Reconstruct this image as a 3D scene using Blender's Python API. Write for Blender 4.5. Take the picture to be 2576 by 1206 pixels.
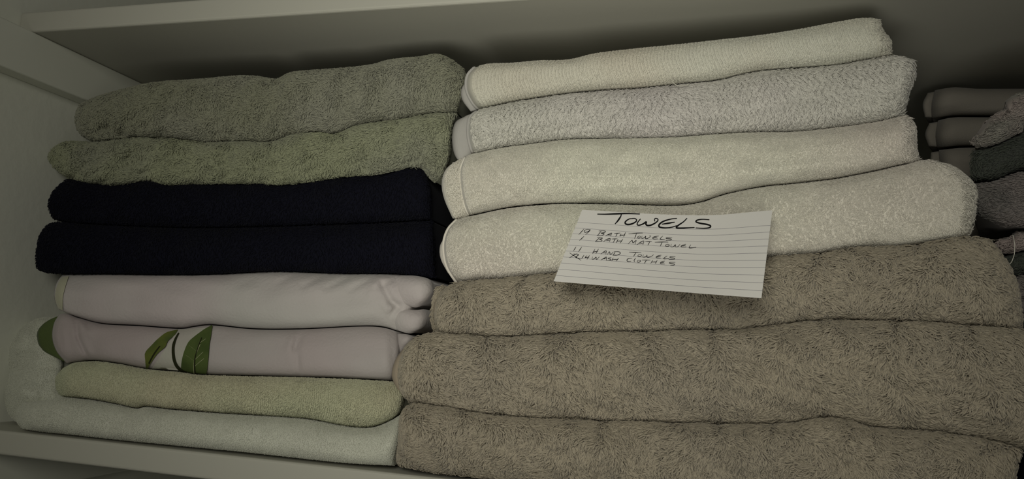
import bpy, math, random
import numpy as np
from mathutils import Matrix, Vector
from mathutils.bvhtree import BVHTree

for o in list(bpy.data.objects): bpy.data.objects.remove(o)
COL = bpy.context.scene.collection
SC = bpy.context.scene

# ------------------------------------------------------------------ camera
W, H = 2576, 1206
CAM = np.array([0.601644, -0.499417, 0.094002]); PITCH, YAW, ROLL, F = 0.135762, -0.267210, 0.056878, 1894.85
HU = 0.3413            # underside of the upper shelf; the lower shelf top is z = 0
def cam_axes():
    f = np.array([math.sin(YAW)*math.cos(PITCH), math.cos(YAW)*math.cos(PITCH), math.sin(PITCH)])
    rt = np.cross(f, [0, 0, 1.]); rt /= np.linalg.norm(rt); up = np.cross(rt, f)
    c, s = math.cos(ROLL), math.sin(ROLL)
    return np.array([c*rt + s*up, -s*rt + c*up, f])
AX = cam_axes()
cd = bpy.data.cameras.new('camera'); cam = bpy.data.objects.new('camera', cd); COL.objects.link(cam)
cd.sensor_fit = 'HORIZONTAL'; cd.sensor_width = 36.0; cd.lens = 36.0*F/W; cd.clip_start = 0.01
m = Matrix.Identity(4)
for i in range(3):
    m[i][0], m[i][1], m[i][2] = AX[0][i], AX[1][i], -AX[2][i]
m.translation = Vector(CAM)
cam.matrix_world = m
SC.camera = cam

# ------------------------------------------------------------------ light and exposure
SC.view_settings.view_transform = 'Standard'; SC.view_settings.look = 'None'
SC.view_settings.gamma = 1.0; SC.view_settings.use_curve_mapping = False
SC.view_settings.exposure = 0.0
w = bpy.data.worlds.new('world'); SC.world = w; w.use_nodes = True
w.node_tree.nodes['Background'].inputs[0].default_value = (1.0, 0.98, 0.88, 1)
w.node_tree.nodes['Background'].inputs[1].default_value = 0.035
def area(name, loc, look, sx, sy, power, col):
    d = bpy.data.lights.new(name, 'AREA'); d.shape = 'RECTANGLE'; d.size = sx; d.size_y = sy; d.energy = power; d.color = col
    o = bpy.data.objects.new(name, d); COL.objects.link(o); o.location = loc
    o.rotation_euler = (Vector(look)-Vector(loc)).to_track_quat('-Z', 'Y').to_euler()
    return o
lamp = area('hall_lamp', (0.54, -.85, .30), (.46, 0, .19), .3, .3, .80, (1.0, 0.975, 0.86))
lamp.data.spread = math.radians(86)
bounce = area('floor_bounce_fill', (0.55, -.66, -.20), (.49, 0.0, .33), .4, .4, .27, (1.0, 0.975, 0.87))  # added fill, stands in for floor bounce onto the upper shelf's underside
bounce.data.spread = math.radians(52)

# ------------------------------------------------------------------ helpers
def at(px, py, Y):
    """the point where the sight line of a photo pixel meets the plane y = Y"""
    d = (px-W/2)/F*AX[0] - (py-H/2)/F*AX[1] + AX[2]
    return CAM + (Y-CAM[1])/d[1]*d
def proj(P):
    d = (np.asarray(P)-CAM) @ AX.T
    return np.stack([W/2+F*d[..., 0]/d[..., 2], H/2-F*d[..., 1]/d[..., 2]], -1)
def tag(o, label=None, cat=None, group=None, kind=None):
    if label: o['label'] = label
    if cat: o['category'] = cat
    if group: o['group'] = group
    if kind: o['kind'] = kind
    return o
def lin(c):
    return tuple(((v/255)/12.92 if v/255 <= .04045 else ((v/255+.055)/1.055)**2.4) for v in c)

def fabric(name, rgb, stain=None, stain_amt=0.0, stain_scale=9.0, vary=0.16, bump=0.0, bump_scale=900.0, sheen=0.15, stretch=(1, 1, 1), rough=0.95):
    m = bpy.data.materials.new(name); m.use_nodes = True
    nt = m.node_tree; N = nt.nodes; L = nt.links; b = N['Principled BSDF']
    b.inputs['Roughness'].default_value = rough; b.inputs['Specular IOR Level'].default_value = 0.12
    b.inputs['Sheen Weight'].default_value = sheen; b.inputs['Sheen Roughness'].default_value = 0.5
    tc = N.new('ShaderNodeTexCoord')
    base = N.new('ShaderNodeRGB'); base.outputs[0].default_value = (*rgb, 1); out = base.outputs[0]
    if stain:
        n = N.new('ShaderNodeTexNoise'); n.inputs['Scale'].default_value = stain_scale; n.inputs['Detail'].default_value = 2.0
        L.new(tc.outputs['Object'], n.inputs['Vector'])
        r = N.new('ShaderNodeMapRange'); r.inputs['From Min'].default_value = 0.42; r.inputs['From Max'].default_value = 0.68
        r.inputs['To Max'].default_value = stain_amt; L.new(n.outputs['Fac'], r.inputs['Value'])
        mx = N.new('ShaderNodeMix'); mx.data_type = 'RGBA'; L.new(r.outputs[0], mx.inputs['Factor'])
        L.new(out, mx.inputs['A']); mx.inputs['B'].default_value = (*stain, 1); out = mx.outputs['Result']
    if vary:
        a = N.new('ShaderNodeAttribute'); a.attribute_name = 'yarn'
        r = N.new('ShaderNodeMapRange'); r.inputs['To Min'].default_value = 1-vary; r.inputs['To Max'].default_value = 1+vary*0.6
        L.new(a.outputs['Fac'], r.inputs['Value'])
        mx = N.new('ShaderNodeVectorMath'); mx.operation = 'SCALE'; L.new(out, mx.inputs[0]); L.new(r.outputs[0], mx.inputs['Scale'])
        out = mx.outputs[0]
    L.new(out, b.inputs['Base Color'])
    if bump:
        mp = N.new('ShaderNodeMapping'); mp.inputs['Scale'].default_value = stretch; L.new(tc.outputs['Object'], mp.inputs['Vector'])
        n = N.new('ShaderNodeTexNoise'); n.inputs['Scale'].default_value = bump_scale; n.inputs['Detail'].default_value = 3
        L.new(mp.outputs[0], n.inputs['Vector'])
        bp = N.new('ShaderNodeBump'); bp.inputs['Strength'].default_value = bump; bp.inputs['Distance'].default_value = 0.001
        L.new(n.outputs['Fac'], bp.inputs['Height']); L.new(bp.outputs[0], b.inputs['Normal'])
    return m
def paint(name, rgb, rough=0.5, bump=0.08, scale=260):
    m = fabric(name, rgb, vary=0, bump=bump, bump_scale=scale, sheen=0, rough=rough)
    m.node_tree.nodes['Principled BSDF'].inputs['Specular IOR Level'].default_value = 0.25
    return m

def link(name, V, faces, mat, parent=None, smooth=True, fl=None, yarn=None):
    """faces: list of tuples, or (flat loop indices, loop totals) arrays via fl"""
    me = bpy.data.meshes.new(name)
    V = np.asarray(V, dtype=np.float32)
    if fl is None:
        tot = np.array([len(f) for f in faces], dtype=np.int32); idx = np.array([i for f in faces for i in f], dtype=np.int32)
    else: idx, tot = fl
    me.vertices.add(len(V)); me.vertices.foreach_set('co', V.ravel())
    me.loops.add(len(idx)); me.loops.foreach_set('vertex_index', idx.astype(np.int32))
    me.polygons.add(len(tot)); st = np.concatenate([[0], np.cumsum(tot)[:-1]]).astype(np.int32)
    me.polygons.foreach_set('loop_start', st); me.polygons.foreach_set('loop_total', tot.astype(np.int32))
    me.polygons.foreach_set('use_smooth', np.full(len(tot), smooth))
    if yarn is not None:
        a = me.attributes.new('yarn', 'FLOAT', 'POINT'); a.data.foreach_set('value', yarn.astype(np.float32))
    me.update(calc_edges=True); me.validate()
    me.materials.append(mat)
    o = bpy.data.objects.new(name, me); COL.objects.link(o)
    if parent: o.parent = parent
    return o

def box(name, x0, x1, y0, y1, z0, z1, mat, parent=None, bevel=0.0015):
    import bmesh
    bm = bmesh.new(); bmesh.ops.create_cube(bm, size=1)
    for v in bm.verts: v.co = (x0+(v.co.x+.5)*(x1-x0), y0+(v.co.y+.5)*(y1-y0), z0+(v.co.z+.5)*(z1-z0))
    if bevel: bmesh.ops.bevel(bm, geom=bm.edges[:], offset=bevel, segments=3, affect='EDGES', profile=.5)
    me = bpy.data.meshes.new(name); bm.to_mesh(me); bm.free(); me.materials.append(mat)
    for p in me.polygons: p.use_smooth = False
    o = bpy.data.objects.new(name, me); COL.objects.link(o)
    if parent: o.parent = parent
    return o

def noise_fn(seed, scale, n=7):
    r = np.random.RandomState(seed); a = r.uniform(0, 2*np.pi, n); k = 2*np.pi/scale*r.uniform(.55, 1.5, n); ph = r.uniform(0, 6.28, n)
    kx, kz = np.cos(a)*k, np.sin(a)*k
    def f(x, z):
        s = 0
        for i in range(n): s = s + np.sin(kx[i]*x + kz[i]*z + ph[i])
        return s/math.sqrt(n)
    return f

def resample(poly, n, smooth=True):
    P = np.array(poly, float); 
    if smooth and len(P) > 2:      # Catmull-Rom
        Q = np.vstack([2*P[0]-P[1], P, 2*P[-1]-P[-2]]); out = []
        for i in range(1, len(Q)-2):
            t = np.linspace(0, 1, 9)[:-1, None]; a, b, c, d = Q[i-1], Q[i], Q[i+1], Q[i+2]
            out.append(.5*((2*b)+(-a+c)*t+(2*a-5*b+4*c-d)*t**2+(-a+3*b-3*c+d)*t**3))
        P = np.vstack(out+[P[-1:]])
    s = np.concatenate([[0], np.cumsum(np.linalg.norm(np.diff(P, axis=0), axis=1))]); u = np.linspace(0, s[-1], n)
    return np.stack([np.interp(u, s, P[:, k]) for k in range(2)], 1)

def sub(crease, x0, x1):
    C = np.array(crease, float); o = [p for p in C if x0+4 < p[0] < x1-4]
    f = lambda x: (x, np.interp(x, C[:, 0], C[:, 1]))
    return [f(x0)] + [tuple(p) for p in o] + [f(x1)]

class Cloth:
    """a folded bundle: front outline top/bottom/left/right on its own crease planes, rounded nose towards the front, real depth to the back"""
    def __init__(s, top, bot, left, right, Yt, Yb, nose, rl=.012, rr=.02, back=.30, backdx=0., nx=None, ny=28, wob=.0012, wscale=.05, seed=1, pw=2.4, squeeze=.0009, dents=(), step=7):
        xs = np.ptp(np.array(top)[:, 0]); nx = nx or max(12, int(xs/step))
        T, B = resample(top, nx), resample(bot, nx); L, R = resample(left, ny), resample(right, ny)
        phi = np.linspace(-np.pi/2, np.pi/2, ny); v = (1+np.sin(phi))/2       # 0 top .. 1 bottom
        # blend between arc-uniform and sine spacing so that noses stay smooth
        v = .7*v + .3*np.linspace(0, 1, ny)
        sidx = lambda C: np.stack([np.interp(v, np.linspace(0, 1, ny), C[:, k]) for k in range(2)], 1)
        L, R = sidx(L), sidx(R); u = np.linspace(0, 1, nx)[:, None, None]; vv = v[None, :, None]
        P = ((1-vv)*T[:, None]+vv*B[:, None]) + ((1-u)*L[None]+u*R[None]) - ((1-u)*(1-vv)*T[0]+u*(1-vv)*T[-1]+(1-u)*vv*B[0]+u*vv*B[-1])
        Yg = Yt + (Yb-Yt)*v[None, :]*np.ones((nx, 1))
        d0 = (P[..., 0:1]-W/2)/F*AX[0]-(P[..., 1:2]-H/2)/F*AX[1]+AX[2]
        G = CAM + ((Yg-CAM[1])/d0[..., 1])[..., None]*d0
        tt = 2*v-1
        prof = np.clip(1-np.abs(tt)**pw, 0, 1)**(1/pw)
        dl = G[:, :, 0]-G[:1, :, 0]; dr = G[-1:, :, 0]-G[:, :, 0]
        rnd = lambda d, r: np.sqrt(np.clip(1-(1-np.clip(d/r, 0, 1))**2, 0, 1))
        g = (.12+.88*rnd(dl, rl))*(.12+.88*rnd(dr, rr))
        nf = noise_fn(seed, wscale); nf2 = noise_fn(seed+50, wscale*.4)
        wv = (nf(G[..., 0], G[..., 2]*1.4)+.5*nf2(G[..., 0], G[..., 2]*1.4))*wob
        dn = np.zeros(P.shape[:2])
        for (x1, y1, x2, y2, wpx, dep) in dents:       # pressed creases (+) or welts (-) given as segments on the front
            a = np.array([x1, y1], float); e = np.array([x2-x1, y2-y1], float); q = np.clip(((P-a)@e)/(e@e), 0, 1)
            dd = np.linalg.norm(P-a-q[..., None]*e, axis=-1); dn += dep*np.exp(-(dd/wpx)**2)*(1-.35*np.abs(2*q-1)**2)
        D = -dn*np.clip(prof[None]*1.6, 0, 1) + nose*prof[None]*g + wv*prof[None]*np.minimum(g*1.5, 1)
        Yd = Yg - D                                   # the rounded front keeps the traced outline at its own depth
        s.front = CAM + ((Yd-CAM[1])/d0[..., 1])[..., None]*d0
        s.front[..., 2] = np.maximum(s.front[..., 2], .0006)
        s.front[:, 0, 2] -= squeeze; s.front[:, -1, 2] += squeeze
        s.nx, s.ny = nx, ny
        A = s.front.reshape(-1, 3); idx = np.arange(nx*ny).reshape(nx, ny)
        F4 = np.stack([idx[:-1, :-1], idx[:-1, 1:], idx[1:, 1:], idx[1:, :-1]], -1).reshape(-1, 4)
        ring = np.concatenate([idx[:, 0], idx[-1, 1:], idx[::-1, -1][1:], idx[0, ::-1][1:-1]])
        Rp = A[ring]; steps = [.02, .08, .2, .55, 1.0]; V = [A]; prev = ring; n = len(A); faces = [tuple(f) for f in F4]
        cx = Rp.mean(0)
        for k, st in enumerate(steps):
            Q = Rp.copy(); Q[:, 1] = Rp[:, 1]+(back-Rp[:, 1])*st; Q[:, 0] += backdx*st
            if k == len(steps)-1: Q[:, 0] = cx[0]+backdx + (Rp[:, 0]-cx[0])*.985; Q[:, 2] = cx[2] + (Q[:, 2]-cx[2])*.985
            V.append(Q); cur = np.arange(n, n+len(ring)); n += len(ring)
            for i in range(len(ring)):
                j = (i+1) % len(ring); faces.append((prev[i], prev[j], cur[j], cur[i]))
            prev = cur
        faces.append(tuple(prev))
        s.V = np.vstack(V); s.F = faces; s.bvh = None
    def samples(s, n, rng, vmin=0.0, vmax=1.0, umin=0., umax=1., cols=0, colj=.085):
        """random points on the front with normal"""
        nx, ny = s.nx, s.ny; G = s.front
        du = G[1:, :-1]-G[:-1, :-1]; dv = G[:-1, 1:]-G[:-1, :-1]
        nrm = np.cross(du, dv); ar = np.linalg.norm(nrm, axis=-1)
        ar = ar.copy()
        iu = (np.arange(nx-1)+.5)/(nx-1); iv = (np.arange(ny-1)+.5)/(ny-1)
        ar *= ((iu >= umin) & (iu <= umax))[:, None]*((iv >= vmin) & (iv <= vmax))[None]
        p = ar.ravel()/ar.sum(); c = np.searchsorted(np.cumsum(p)*(1-1e-9), (np.arange(n)+rng.rand(n))/n).clip(0, len(p)-1); i, j = np.unravel_index(c, ar.shape)
        k = np.arange(n); a, b = (k*.7548776662+.12*rng.rand(n)) % 1, (k*.5698402910+.12*rng.rand(n)) % 1
        if cols:
            uu = (i+a)/(nx-1); uu = (np.round(uu*cols)+rng.normal(0, colj, n))/cols; uu = np.clip(uu, 0, .9999)
            i = (uu*(nx-1)).astype(int); a = uu*(nx-1)-i
        a, b = a[:, None], b[:, None]
        P = G[i, j]*(1-a)*(1-b)+G[i+1, j]*a*(1-b)+G[i, j+1]*(1-a)*b+G[i+1, j+1]*a*b
        # smooth normals
        Nn = s.normals(); N_ = Nn[i, j]*(1-a)*(1-b)+Nn[i+1, j]*a*(1-b)+Nn[i, j+1]*(1-a)*b+Nn[i+1, j+1]*a*b
        return P, N_/np.linalg.norm(N_, axis=1)[:, None], (i+a[:, 0])/(nx-1), (j+b[:, 0])/(ny-1)
    def normals(s):
        if getattr(s, '_n', None) is None:
            gu = np.gradient(s.front, axis=0); gv = np.gradient(s.front, axis=1); n = np.cross(gu, gv)
            ln = np.linalg.norm(n, axis=-1, keepdims=True); n = n/np.maximum(ln, 1e-12)
            if n[..., 1].mean() > 0: n = -n
            s._n = n
        return s._n

def strands(P, N_, T, ln, rad, rng, sides=4, rings=4, lift=.45, bend=.35, curl=.12):
    """tufts: small tapering bent tubes rooted at P, rising along N_ and combed along T"""
    n = len(P); ln = ln[:, None]
    B = np.cross(N_, T); B /= np.maximum(np.linalg.norm(B, axis=1), 1e-9)[:, None]
    c1 = rng.normal(0, curl, (n, 1)); c2 = rng.normal(0, curl, (n, 1))
    ts = np.linspace(0, 1, rings); C = []
    for t in ts:
        h = lift*math.sin(t*math.pi*.62); f = t**1.25*(1-bend*.3) 
        C.append(P - N_*.0006 + N_*ln*h + T*ln*f*(1-lift*.35) + B*ln*(c1*t + c2*math.sin(t*3.4)))
    C = np.stack(C, 1)
    rr = np.array([.9]+[1.08 - .2*t**2.5 for t in ts[1:]]); rr[-1] = .5
    V = np.zeros((n, rings*sides+1, 3))
    for k in range(rings):
        d = C[:, min(k+1, rings-1)]-C[:, max(k-1, 0)]; d /= np.maximum(np.linalg.norm(d, axis=1), 1e-9)[:, None]
        e1 = np.cross(d, B); e1 /= np.maximum(np.linalg.norm(e1, axis=1), 1e-9)[:, None]
        for q in range(sides):
            a = 2*math.pi*q/sides
            V[:, k*sides+q] = C[:, k] + (e1*math.cos(a)+B*math.sin(a))*(rad*rr[k])[:, None]
    dlast = C[:, -1]-C[:, -2]; dlast /= np.maximum(np.linalg.norm(dlast, axis=1), 1e-9)[:, None]
    V[:, -1] = C[:, -1] + dlast*(rad*.5)[:, None]
    q = []
    for k in range(rings-1):
        for i in range(sides):
            j = (i+1) % sides; q.append((k*sides+i, k*sides+j, (k+1)*sides+j, (k+1)*sides+i))
    t3 = [((rings-1)*sides+i, (rings-1)*sides+(i+1) % sides, rings*sides) for i in range(sides)]
    return V, np.array(q), np.array(t3)

def build(name, cl, mat, parent=None, pile=None, seed=3, free=''):
    """link a Cloth with its pile joined into the same mesh"""
    V = cl.V; F_ = cl.F; nb = len(V)
    idx = [i for f in F_ for i in f]; tot = [len(f) for f in F_]
    yarn = np.full(nb, .3)
    if pile:
        rng = np.random.RandomState(seed); VV = [V]; I = [np.array(idx)]; TT = [np.array(tot)]; Y = [yarn]; off = nb
        for pl in (pile if isinstance(pile, list) else [pile]):
            n = int(pl['n']*DENS)
            P, N_, u, v = cl.samples(n, rng, cols=pl.get('cols', 0), umin=pl.get('umin', 0), umax=pl.get('umax', 1), vmin=pl.get('vmin', 0), vmax=pl.get('vmax', 1))
            fa = noise_fn(seed*7+1, pl.get('swirl', .035)); fb = noise_fn(seed*7+2, pl.get('swirl', .035)*.3)
            ang = math.radians(pl.get('dir', -90)) + math.radians(pl.get('amp', 50))*(fa(P[:, 0], P[:, 2]) + .45*fb(P[:, 0], P[:, 2])) + rng.normal(0, math.radians(pl.get('jit', 18)), n)
            D = np.stack([np.cos(ang), np.zeros(n), np.sin(ang)], 1)
            # near the outline the tufts lean outwards
            e = pl.get('edge', 1.0)
            D[:, 2] += e*(np.clip(.16-v, 0, 1)*6 - np.clip(v-.84, 0, 1)*6); D[:, 0] += e*(np.clip(.012-u, 0, 1)*-90*pl.get('left', 1) + np.clip(u-.975, 0, 1)*70)
            T = D - N_*(D*N_).sum(1)[:, None]; T /= np.maximum(np.linalg.norm(T, axis=1), 1e-6)[:, None]
            if pl.get('clump'):
                cs = pl['clump']; ang2 = rng.rand()*6.28; gx, gz = P[:, 0]/cs, P[:, 2]/cs; gx = gx + .35*np.sin(gz*2.1+ang2); gz = gz + .35*np.sin(gx*1.7+ang2)
                ox, oz = (np.floor(gx)+.5-gx)*cs, (np.floor(gz)+.5-gz)*cs
                h1 = np.sin(np.floor(gx)*12.9898+np.floor(gz)*78.233)*43758.5; h1 = h1-np.floor(h1)
                ta = (h1-.5)*pl.get('camp', 1.0); c_, s_ = np.cos(ta), np.sin(ta)
                T = T + np.stack([ox, 0*ox, oz], 1)/cs*pl.get('cpull', .9)
                T = np.stack([T[:, 0]*c_-T[:, 2]*s_, T[:, 1], T[:, 0]*s_+T[:, 2]*c_], 1); T -= N_*(T*N_).sum(1)[:, None]; T /= np.maximum(np.linalg.norm(T, axis=1), 1e-6)[:, None]
            ln = pl['len']*rng.uniform(.65, 1.25, n); rad = pl['rad']*rng.uniform(.75, 1.25, n)
            # the pile is shorter inside the creases
            ln *= np.clip(.75+np.minimum(v, 1-v)*4, 0, 1)
            SV, q, t3 = strands(P, N_, T, ln, rad, rng, pl.get('sides', 4), pl.get('rings', 4), pl.get('lift', .45), curl=pl.get('curl', .12))
            # pile of touching towels meets at the crease line instead of crossing it
            # (the crease sheet runs back and forth along the sag of the rounded fronts)
            G = cl.front
            def sheet(col):
                o_ = np.argsort(G[:, col, 0]); x = G[o_, col, 0]
                zc = np.interp(SV[..., 0], x, G[o_, col, 2]); yc = np.interp(SV[..., 0], x, G[o_, col, 1])
                return zc + (zc-CAM[2])/(yc-CAM[1])*(SV[..., 1]-yc)
            al = .0004+.0030*rng.rand(n, 1)**4
            if 't' not in free:
                d = sheet(0)+al-SV[..., 2]; SV[..., 2] = np.where(d < .001, SV[..., 2]+d-.001*np.exp(np.clip((d-.001)/.001, -9, 0)), SV[..., 2])
            if 'b' not in free:
                d = SV[..., 2]-sheet(-1)+al; SV[..., 2] = np.where(d < .001, SV[..., 2]-d+.001*np.exp(np.clip((d-.001)/.001, -9, 0)), SV[..., 2])
            SV[..., 2] = np.maximum(SV[..., 2], .0004)
            k = SV.shape[1]; base = off + np.arange(n)[:, None, None]*k
            I += [(q[None]+base).ravel(), (t3[None]+base).ravel()]; TT += [np.full(n*len(q), 4), np.full(n*len(t3), 3)]
            VV.append(SV.reshape(-1, 3)); Y.append(np.repeat(rng.rand(n), k)); off += n*k
        V = np.vstack(VV); idx = np.concatenate(I); tot = np.concatenate(TT); yarn = np.concatenate(Y)
    return link(name, V, None, mat, parent, fl=(np.array(idx), np.array(tot)), yarn=yarn)

def empty(name, loc, label, cat, group=None):
    o = bpy.data.objects.new(name, None); COL.objects.link(o); o.empty_display_size = .02
    tag(o, label, cat, group); return o

def hem(name, cl, mat, parent, r=.0018, u=0, out=.0006, flat=.55, k0=0, k1=None):
    """a smooth turned hem running down the end of a folded towel"""
    path = cl.front[u][k0:k1].copy(); path[:, 1] -= out
    n = len(path); s = 8; V = []; Fc = []
    for i in range(n):
        d = path[min(i+1, n-1)]-path[max(i-1, 0)]; d /= np.linalg.norm(d)
        e1 = np.array([1., 0, 0]); e1 -= d*(e1@d); e1 /= np.linalg.norm(e1); e2 = np.cross(d, e1)
        for q in range(s):
            a = 2*math.pi*q/s; V.append(path[i]+e1*math.cos(a)*r+e2*math.sin(a)*r*flat)
        if i:
            for q in range(s): Fc.append(((i-1)*s+q, (i-1)*s+(q+1) % s, i*s+(q+1) % s, i*s+q))
    Fc.append(tuple(range(s))); Fc.append(tuple(range((n-1)*s, n*s))[::-1])
    return link(name, V, Fc, mat, parent, yarn=np.full(len(V), .6))

DENS = 1.0

# ------------------------------------------------------------------ closet
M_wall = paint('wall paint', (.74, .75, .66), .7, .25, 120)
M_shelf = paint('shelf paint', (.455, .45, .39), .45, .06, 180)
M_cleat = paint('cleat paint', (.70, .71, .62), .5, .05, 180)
XR = 1.25
def st(o): o['kind'] = 'structure'; return o
st(box('wall_left', -.06, 0, -.35, .66, -.36, .75, M_wall, bevel=0))
st(box('wall_back', -.06, XR+.06, .60, .66, -.36, .75, M_wall, bevel=0))
st(box('wall_right', XR, XR+.06, -.02, .60, -.36, .75, M_wall, bevel=0))
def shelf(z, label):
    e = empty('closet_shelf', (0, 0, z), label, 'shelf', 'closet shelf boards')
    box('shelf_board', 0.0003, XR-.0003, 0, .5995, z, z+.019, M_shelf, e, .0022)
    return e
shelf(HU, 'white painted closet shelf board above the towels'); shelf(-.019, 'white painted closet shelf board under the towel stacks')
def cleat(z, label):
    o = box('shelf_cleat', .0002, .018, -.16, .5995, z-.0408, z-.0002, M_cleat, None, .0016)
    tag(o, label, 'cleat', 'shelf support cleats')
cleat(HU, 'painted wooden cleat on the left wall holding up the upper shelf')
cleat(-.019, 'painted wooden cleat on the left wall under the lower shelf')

# ------------------------------------------------------------------ towels: creases traced left to right
def on_body(cl):
    return BVHTree.FromPolygons([tuple(v) for v in cl.V], cl.F)
def hit(bvh, px, py, off=.0003):
    d = (px-W/2)/F*AX[0]-(py-H/2)/F*AX[1]+AX[2]; d /= np.linalg.norm(d)
    loc, n, i, dist = bvh.ray_cast(Vector(CAM), Vector(d), 3)
    if loc is None: return None
    if n.dot(Vector(d)) > 0: n = -n
    return np.array(loc + n*off)
def patch(name, bvh, left, right, mat, parent, n=22, k=9, off=.0013):
    """a printed shape lying on the cloth between its left and right outline"""
    L, R = resample(left, n), resample(right, n); V = []; ok = True
    for i in range(n):
        for j in range(k):
            p = L[i]*(1-j/(k-1))+R[i]*j/(k-1); h = hit(bvh, p[0], p[1], off)
            V.append(h if h is not None else (V[-1] if V else at(p[0], p[1], .02)))
    Fc = [(i*k+j, i*k+j+1, (i+1)*k+j+1, (i+1)*k+j) for i in range(n-1) for j in range(k-1)]
    return link(name, V, Fc, mat, parent)
# left stack
c_S0 = [(205,262),(240,246),(300,228),(365,212),(420,205),(500,200),(590,192),(640,192),(695,199),(740,182),(850,173),(930,165),(985,151),(1060,143),(1100,138),(1135,152),(1158,170)]
c_S1 = [(135,374),(165,357),(205,356),(240,358),(290,352),(350,347),(400,346),(470,350),(525,358),(600,354),(690,355),(740,338),(800,331),(850,335),(910,312),(1000,300),(1080,285),(1145,281)]
c_S2 = [(150,428),(175,447),(230,460),(300,466),(380,455),(420,465),(500,463),(650,462),(700,465),(760,462),(850,447),(950,440),(1020,425),(1055,421),(1090,457)]
c_N1 = [(120,566),(150,558),(300,568),(500,574),(700,570),(900,564),(1085,555)]
c_N2 = [(110,684),(150,690),(300,690),(450,692),(550,690),(700,683),(850,688),(1000,690),(1095,702)]
c_P1 = [(150,784),(160,786),(200,800),(260,815),(350,820),(450,827),(490,822),(535,818),(640,828),(760,828),(900,821),(960,823),(1000,834),(1040,842)]
c_P2 = [(150,925),(190,912),(240,908),(300,915),(370,928),(450,935),(520,943),(700,948),(850,952),(985,959),(1012,966)]
c_C1 = [(150,996),(165,999),(230,1005),(300,1018),(345,1028),(370,1023),(430,1030),(560,1040),(700,1048),(780,1055),(870,1072),(930,1076),(975,1062),(1012,1040)]
c_C2 = [(58,1081),(120,1090),(200,1098),(330,1112),(600,1138),(850,1165),(990,1174)]
# right stack
c_R0 = [(1195,169),(1230,160),(1290,158),(1360,152),(1430,150),(1500,134),(1600,122),(1700,112),(1800,101),(1900,90),(2000,75),(2100,56),(2170,45),(2208,49)]
c_R1 = [(1180,284),(1205,276),(1300,256),(1400,240),(1500,229),(1620,222),(1700,213),(1800,203),(1900,181),(2000,172),(2100,165),(2180,150),(2240,141),(2285,149)]
c_R2 = [(1150,404),(1190,386),(1250,372),(1350,358),(1450,348),(1600,346),(1700,343),(1800,336),(1900,331),(2000,330),(2100,320),(2200,305),(2262,293),(2285,296)]
c_R3 = [(1130,566),(1145,553),(1200,540),(1290,522),(1400,513),(1500,513),(1600,516),(1700,518),(1760,510),(1830,488),(1920,470),(2000,462),(2100,450),(2200,430),(2308,405),(2345,407)]
c_R4 = [(1130,722),(1150,713),(1200,708),(1300,700),(1400,690),(1500,682),(1700,668),(1930,650),(2050,640),(2150,625),(2250,622),(2350,608),(2425,597),(2480,603)]
c_T1 = [(1060,848),(1108,840),(1200,845),(1300,848),(1450,839),(1600,835),(1700,832),(1800,830),(1900,825),(2000,810),(2100,804),(2200,806),(2350,811),(2450,819),(2570,830),(2640,840)]
c_T2 = [(1030,1012),(1060,1014),(1150,1028),(1250,1045),(1400,1055),(1550,1060),(1700,1065),(1850,1068),(1980,1065),(2060,1052),(2110,1054),(2200,1075),(2300,1083),(2400,1092),(2500,1110),(2576,1125),(2640,1136)]
c_T3 = [(1006,1168),(1100,1188),(1250,1203),(1400,1217),(1600,1237),(2000,1280),(2520,1335)]

M_sage = fabric('sage terry', (.275, .275, .215), (.235, .24, .165), .8, 9)
M_sage2 = fabric('green sage terry', (.285, .30, .195), (.24, .24, .20), .8, 9)
M_navy = fabric('navy terry', (.0052, .0056, .0118), vary=.2, sheen=.02)
M_pink = fabric('pale pink velour', (.48, .43, .425), (.47, .47, .435), .8, 7, vary=0, bump=.45, bump_scale=420, sheen=.2)
M_pink2 = fabric('pale pink print velour', (.41, .355, .35), (.41, .385, .37), .8, 9, vary=0, bump=.35, bump_scale=500, sheen=.15)
M_ptrim = fabric('yellowish velour edge', (.46, .45, .33), vary=0, bump=.2, sheen=.2)
M_green = fabric('green printed stripe', (.085, .115, .040), vary=.0, bump=.25, bump_scale=600, sheen=.05)
M_leaf = fabric('olive green leaf print', (.115, .135, .030), (.06, .085, .028), 1.0, 60, vary=0, bump=.25, bump_scale=600, sheen=.0)
M_leaf2 = fabric('deep green leaf print', (.078, .110, .032), (.050, .075, .022), 1.0, 50, vary=0, bump=.25, bump_scale=600, sheen=.0)
M_pale = fabric('pale print ground', (.44, .44, .375), (.41, .36, .35), .5, 40, vary=0, bump=.3, bump_scale=500, sheen=.1)
M_vein = fabric('light leaf vein', (.26, .28, .15), vary=0, sheen=0)
M_dark = fabric('dark stem print', (.022, .024, .010), vary=0, sheen=0)
M_cgreen = fabric('pale yellow green terry', (.50, .52, .36), (.52, .47, .34), .6, 8, vary=.1)
M_white = fabric('white terry', (.60, .61, .52), (.55, .55, .47), .5, 9, vary=.08)
M_cream = fabric('cream ribbed terry', (.60, .595, .51), (.56, .50, .40), .55, 9, vary=.14)
M_grey = fabric('light grey terry', (.57, .56, .50), (.56, .53, .51), .8, 6, vary=.14)
M_greyhem = fabric('smooth grey hem', (.40, .39, .365), vary=.05, bump=.35, bump_scale=700, stretch=(3, 1, .3), sheen=.05)
M_ivory = fabric('ivory plush terry', (.70, .69, .59), (.65, .59, .54), .8, 5, vary=.05)
M_tan = fabric('tan terry', (.345, .305, .232), (.305, .272, .215), .5, 14, vary=.15)
M_tanhem = fabric('smooth tan hem', (.32, .27, .205), vary=.05, bump=.3, bump_scale=700, stretch=(3, 1, .3), sheen=.05)

def towel(label, group, matname='towel', loc=None):
    return empty('folded_towel', loc, label, 'towel', group)

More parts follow.
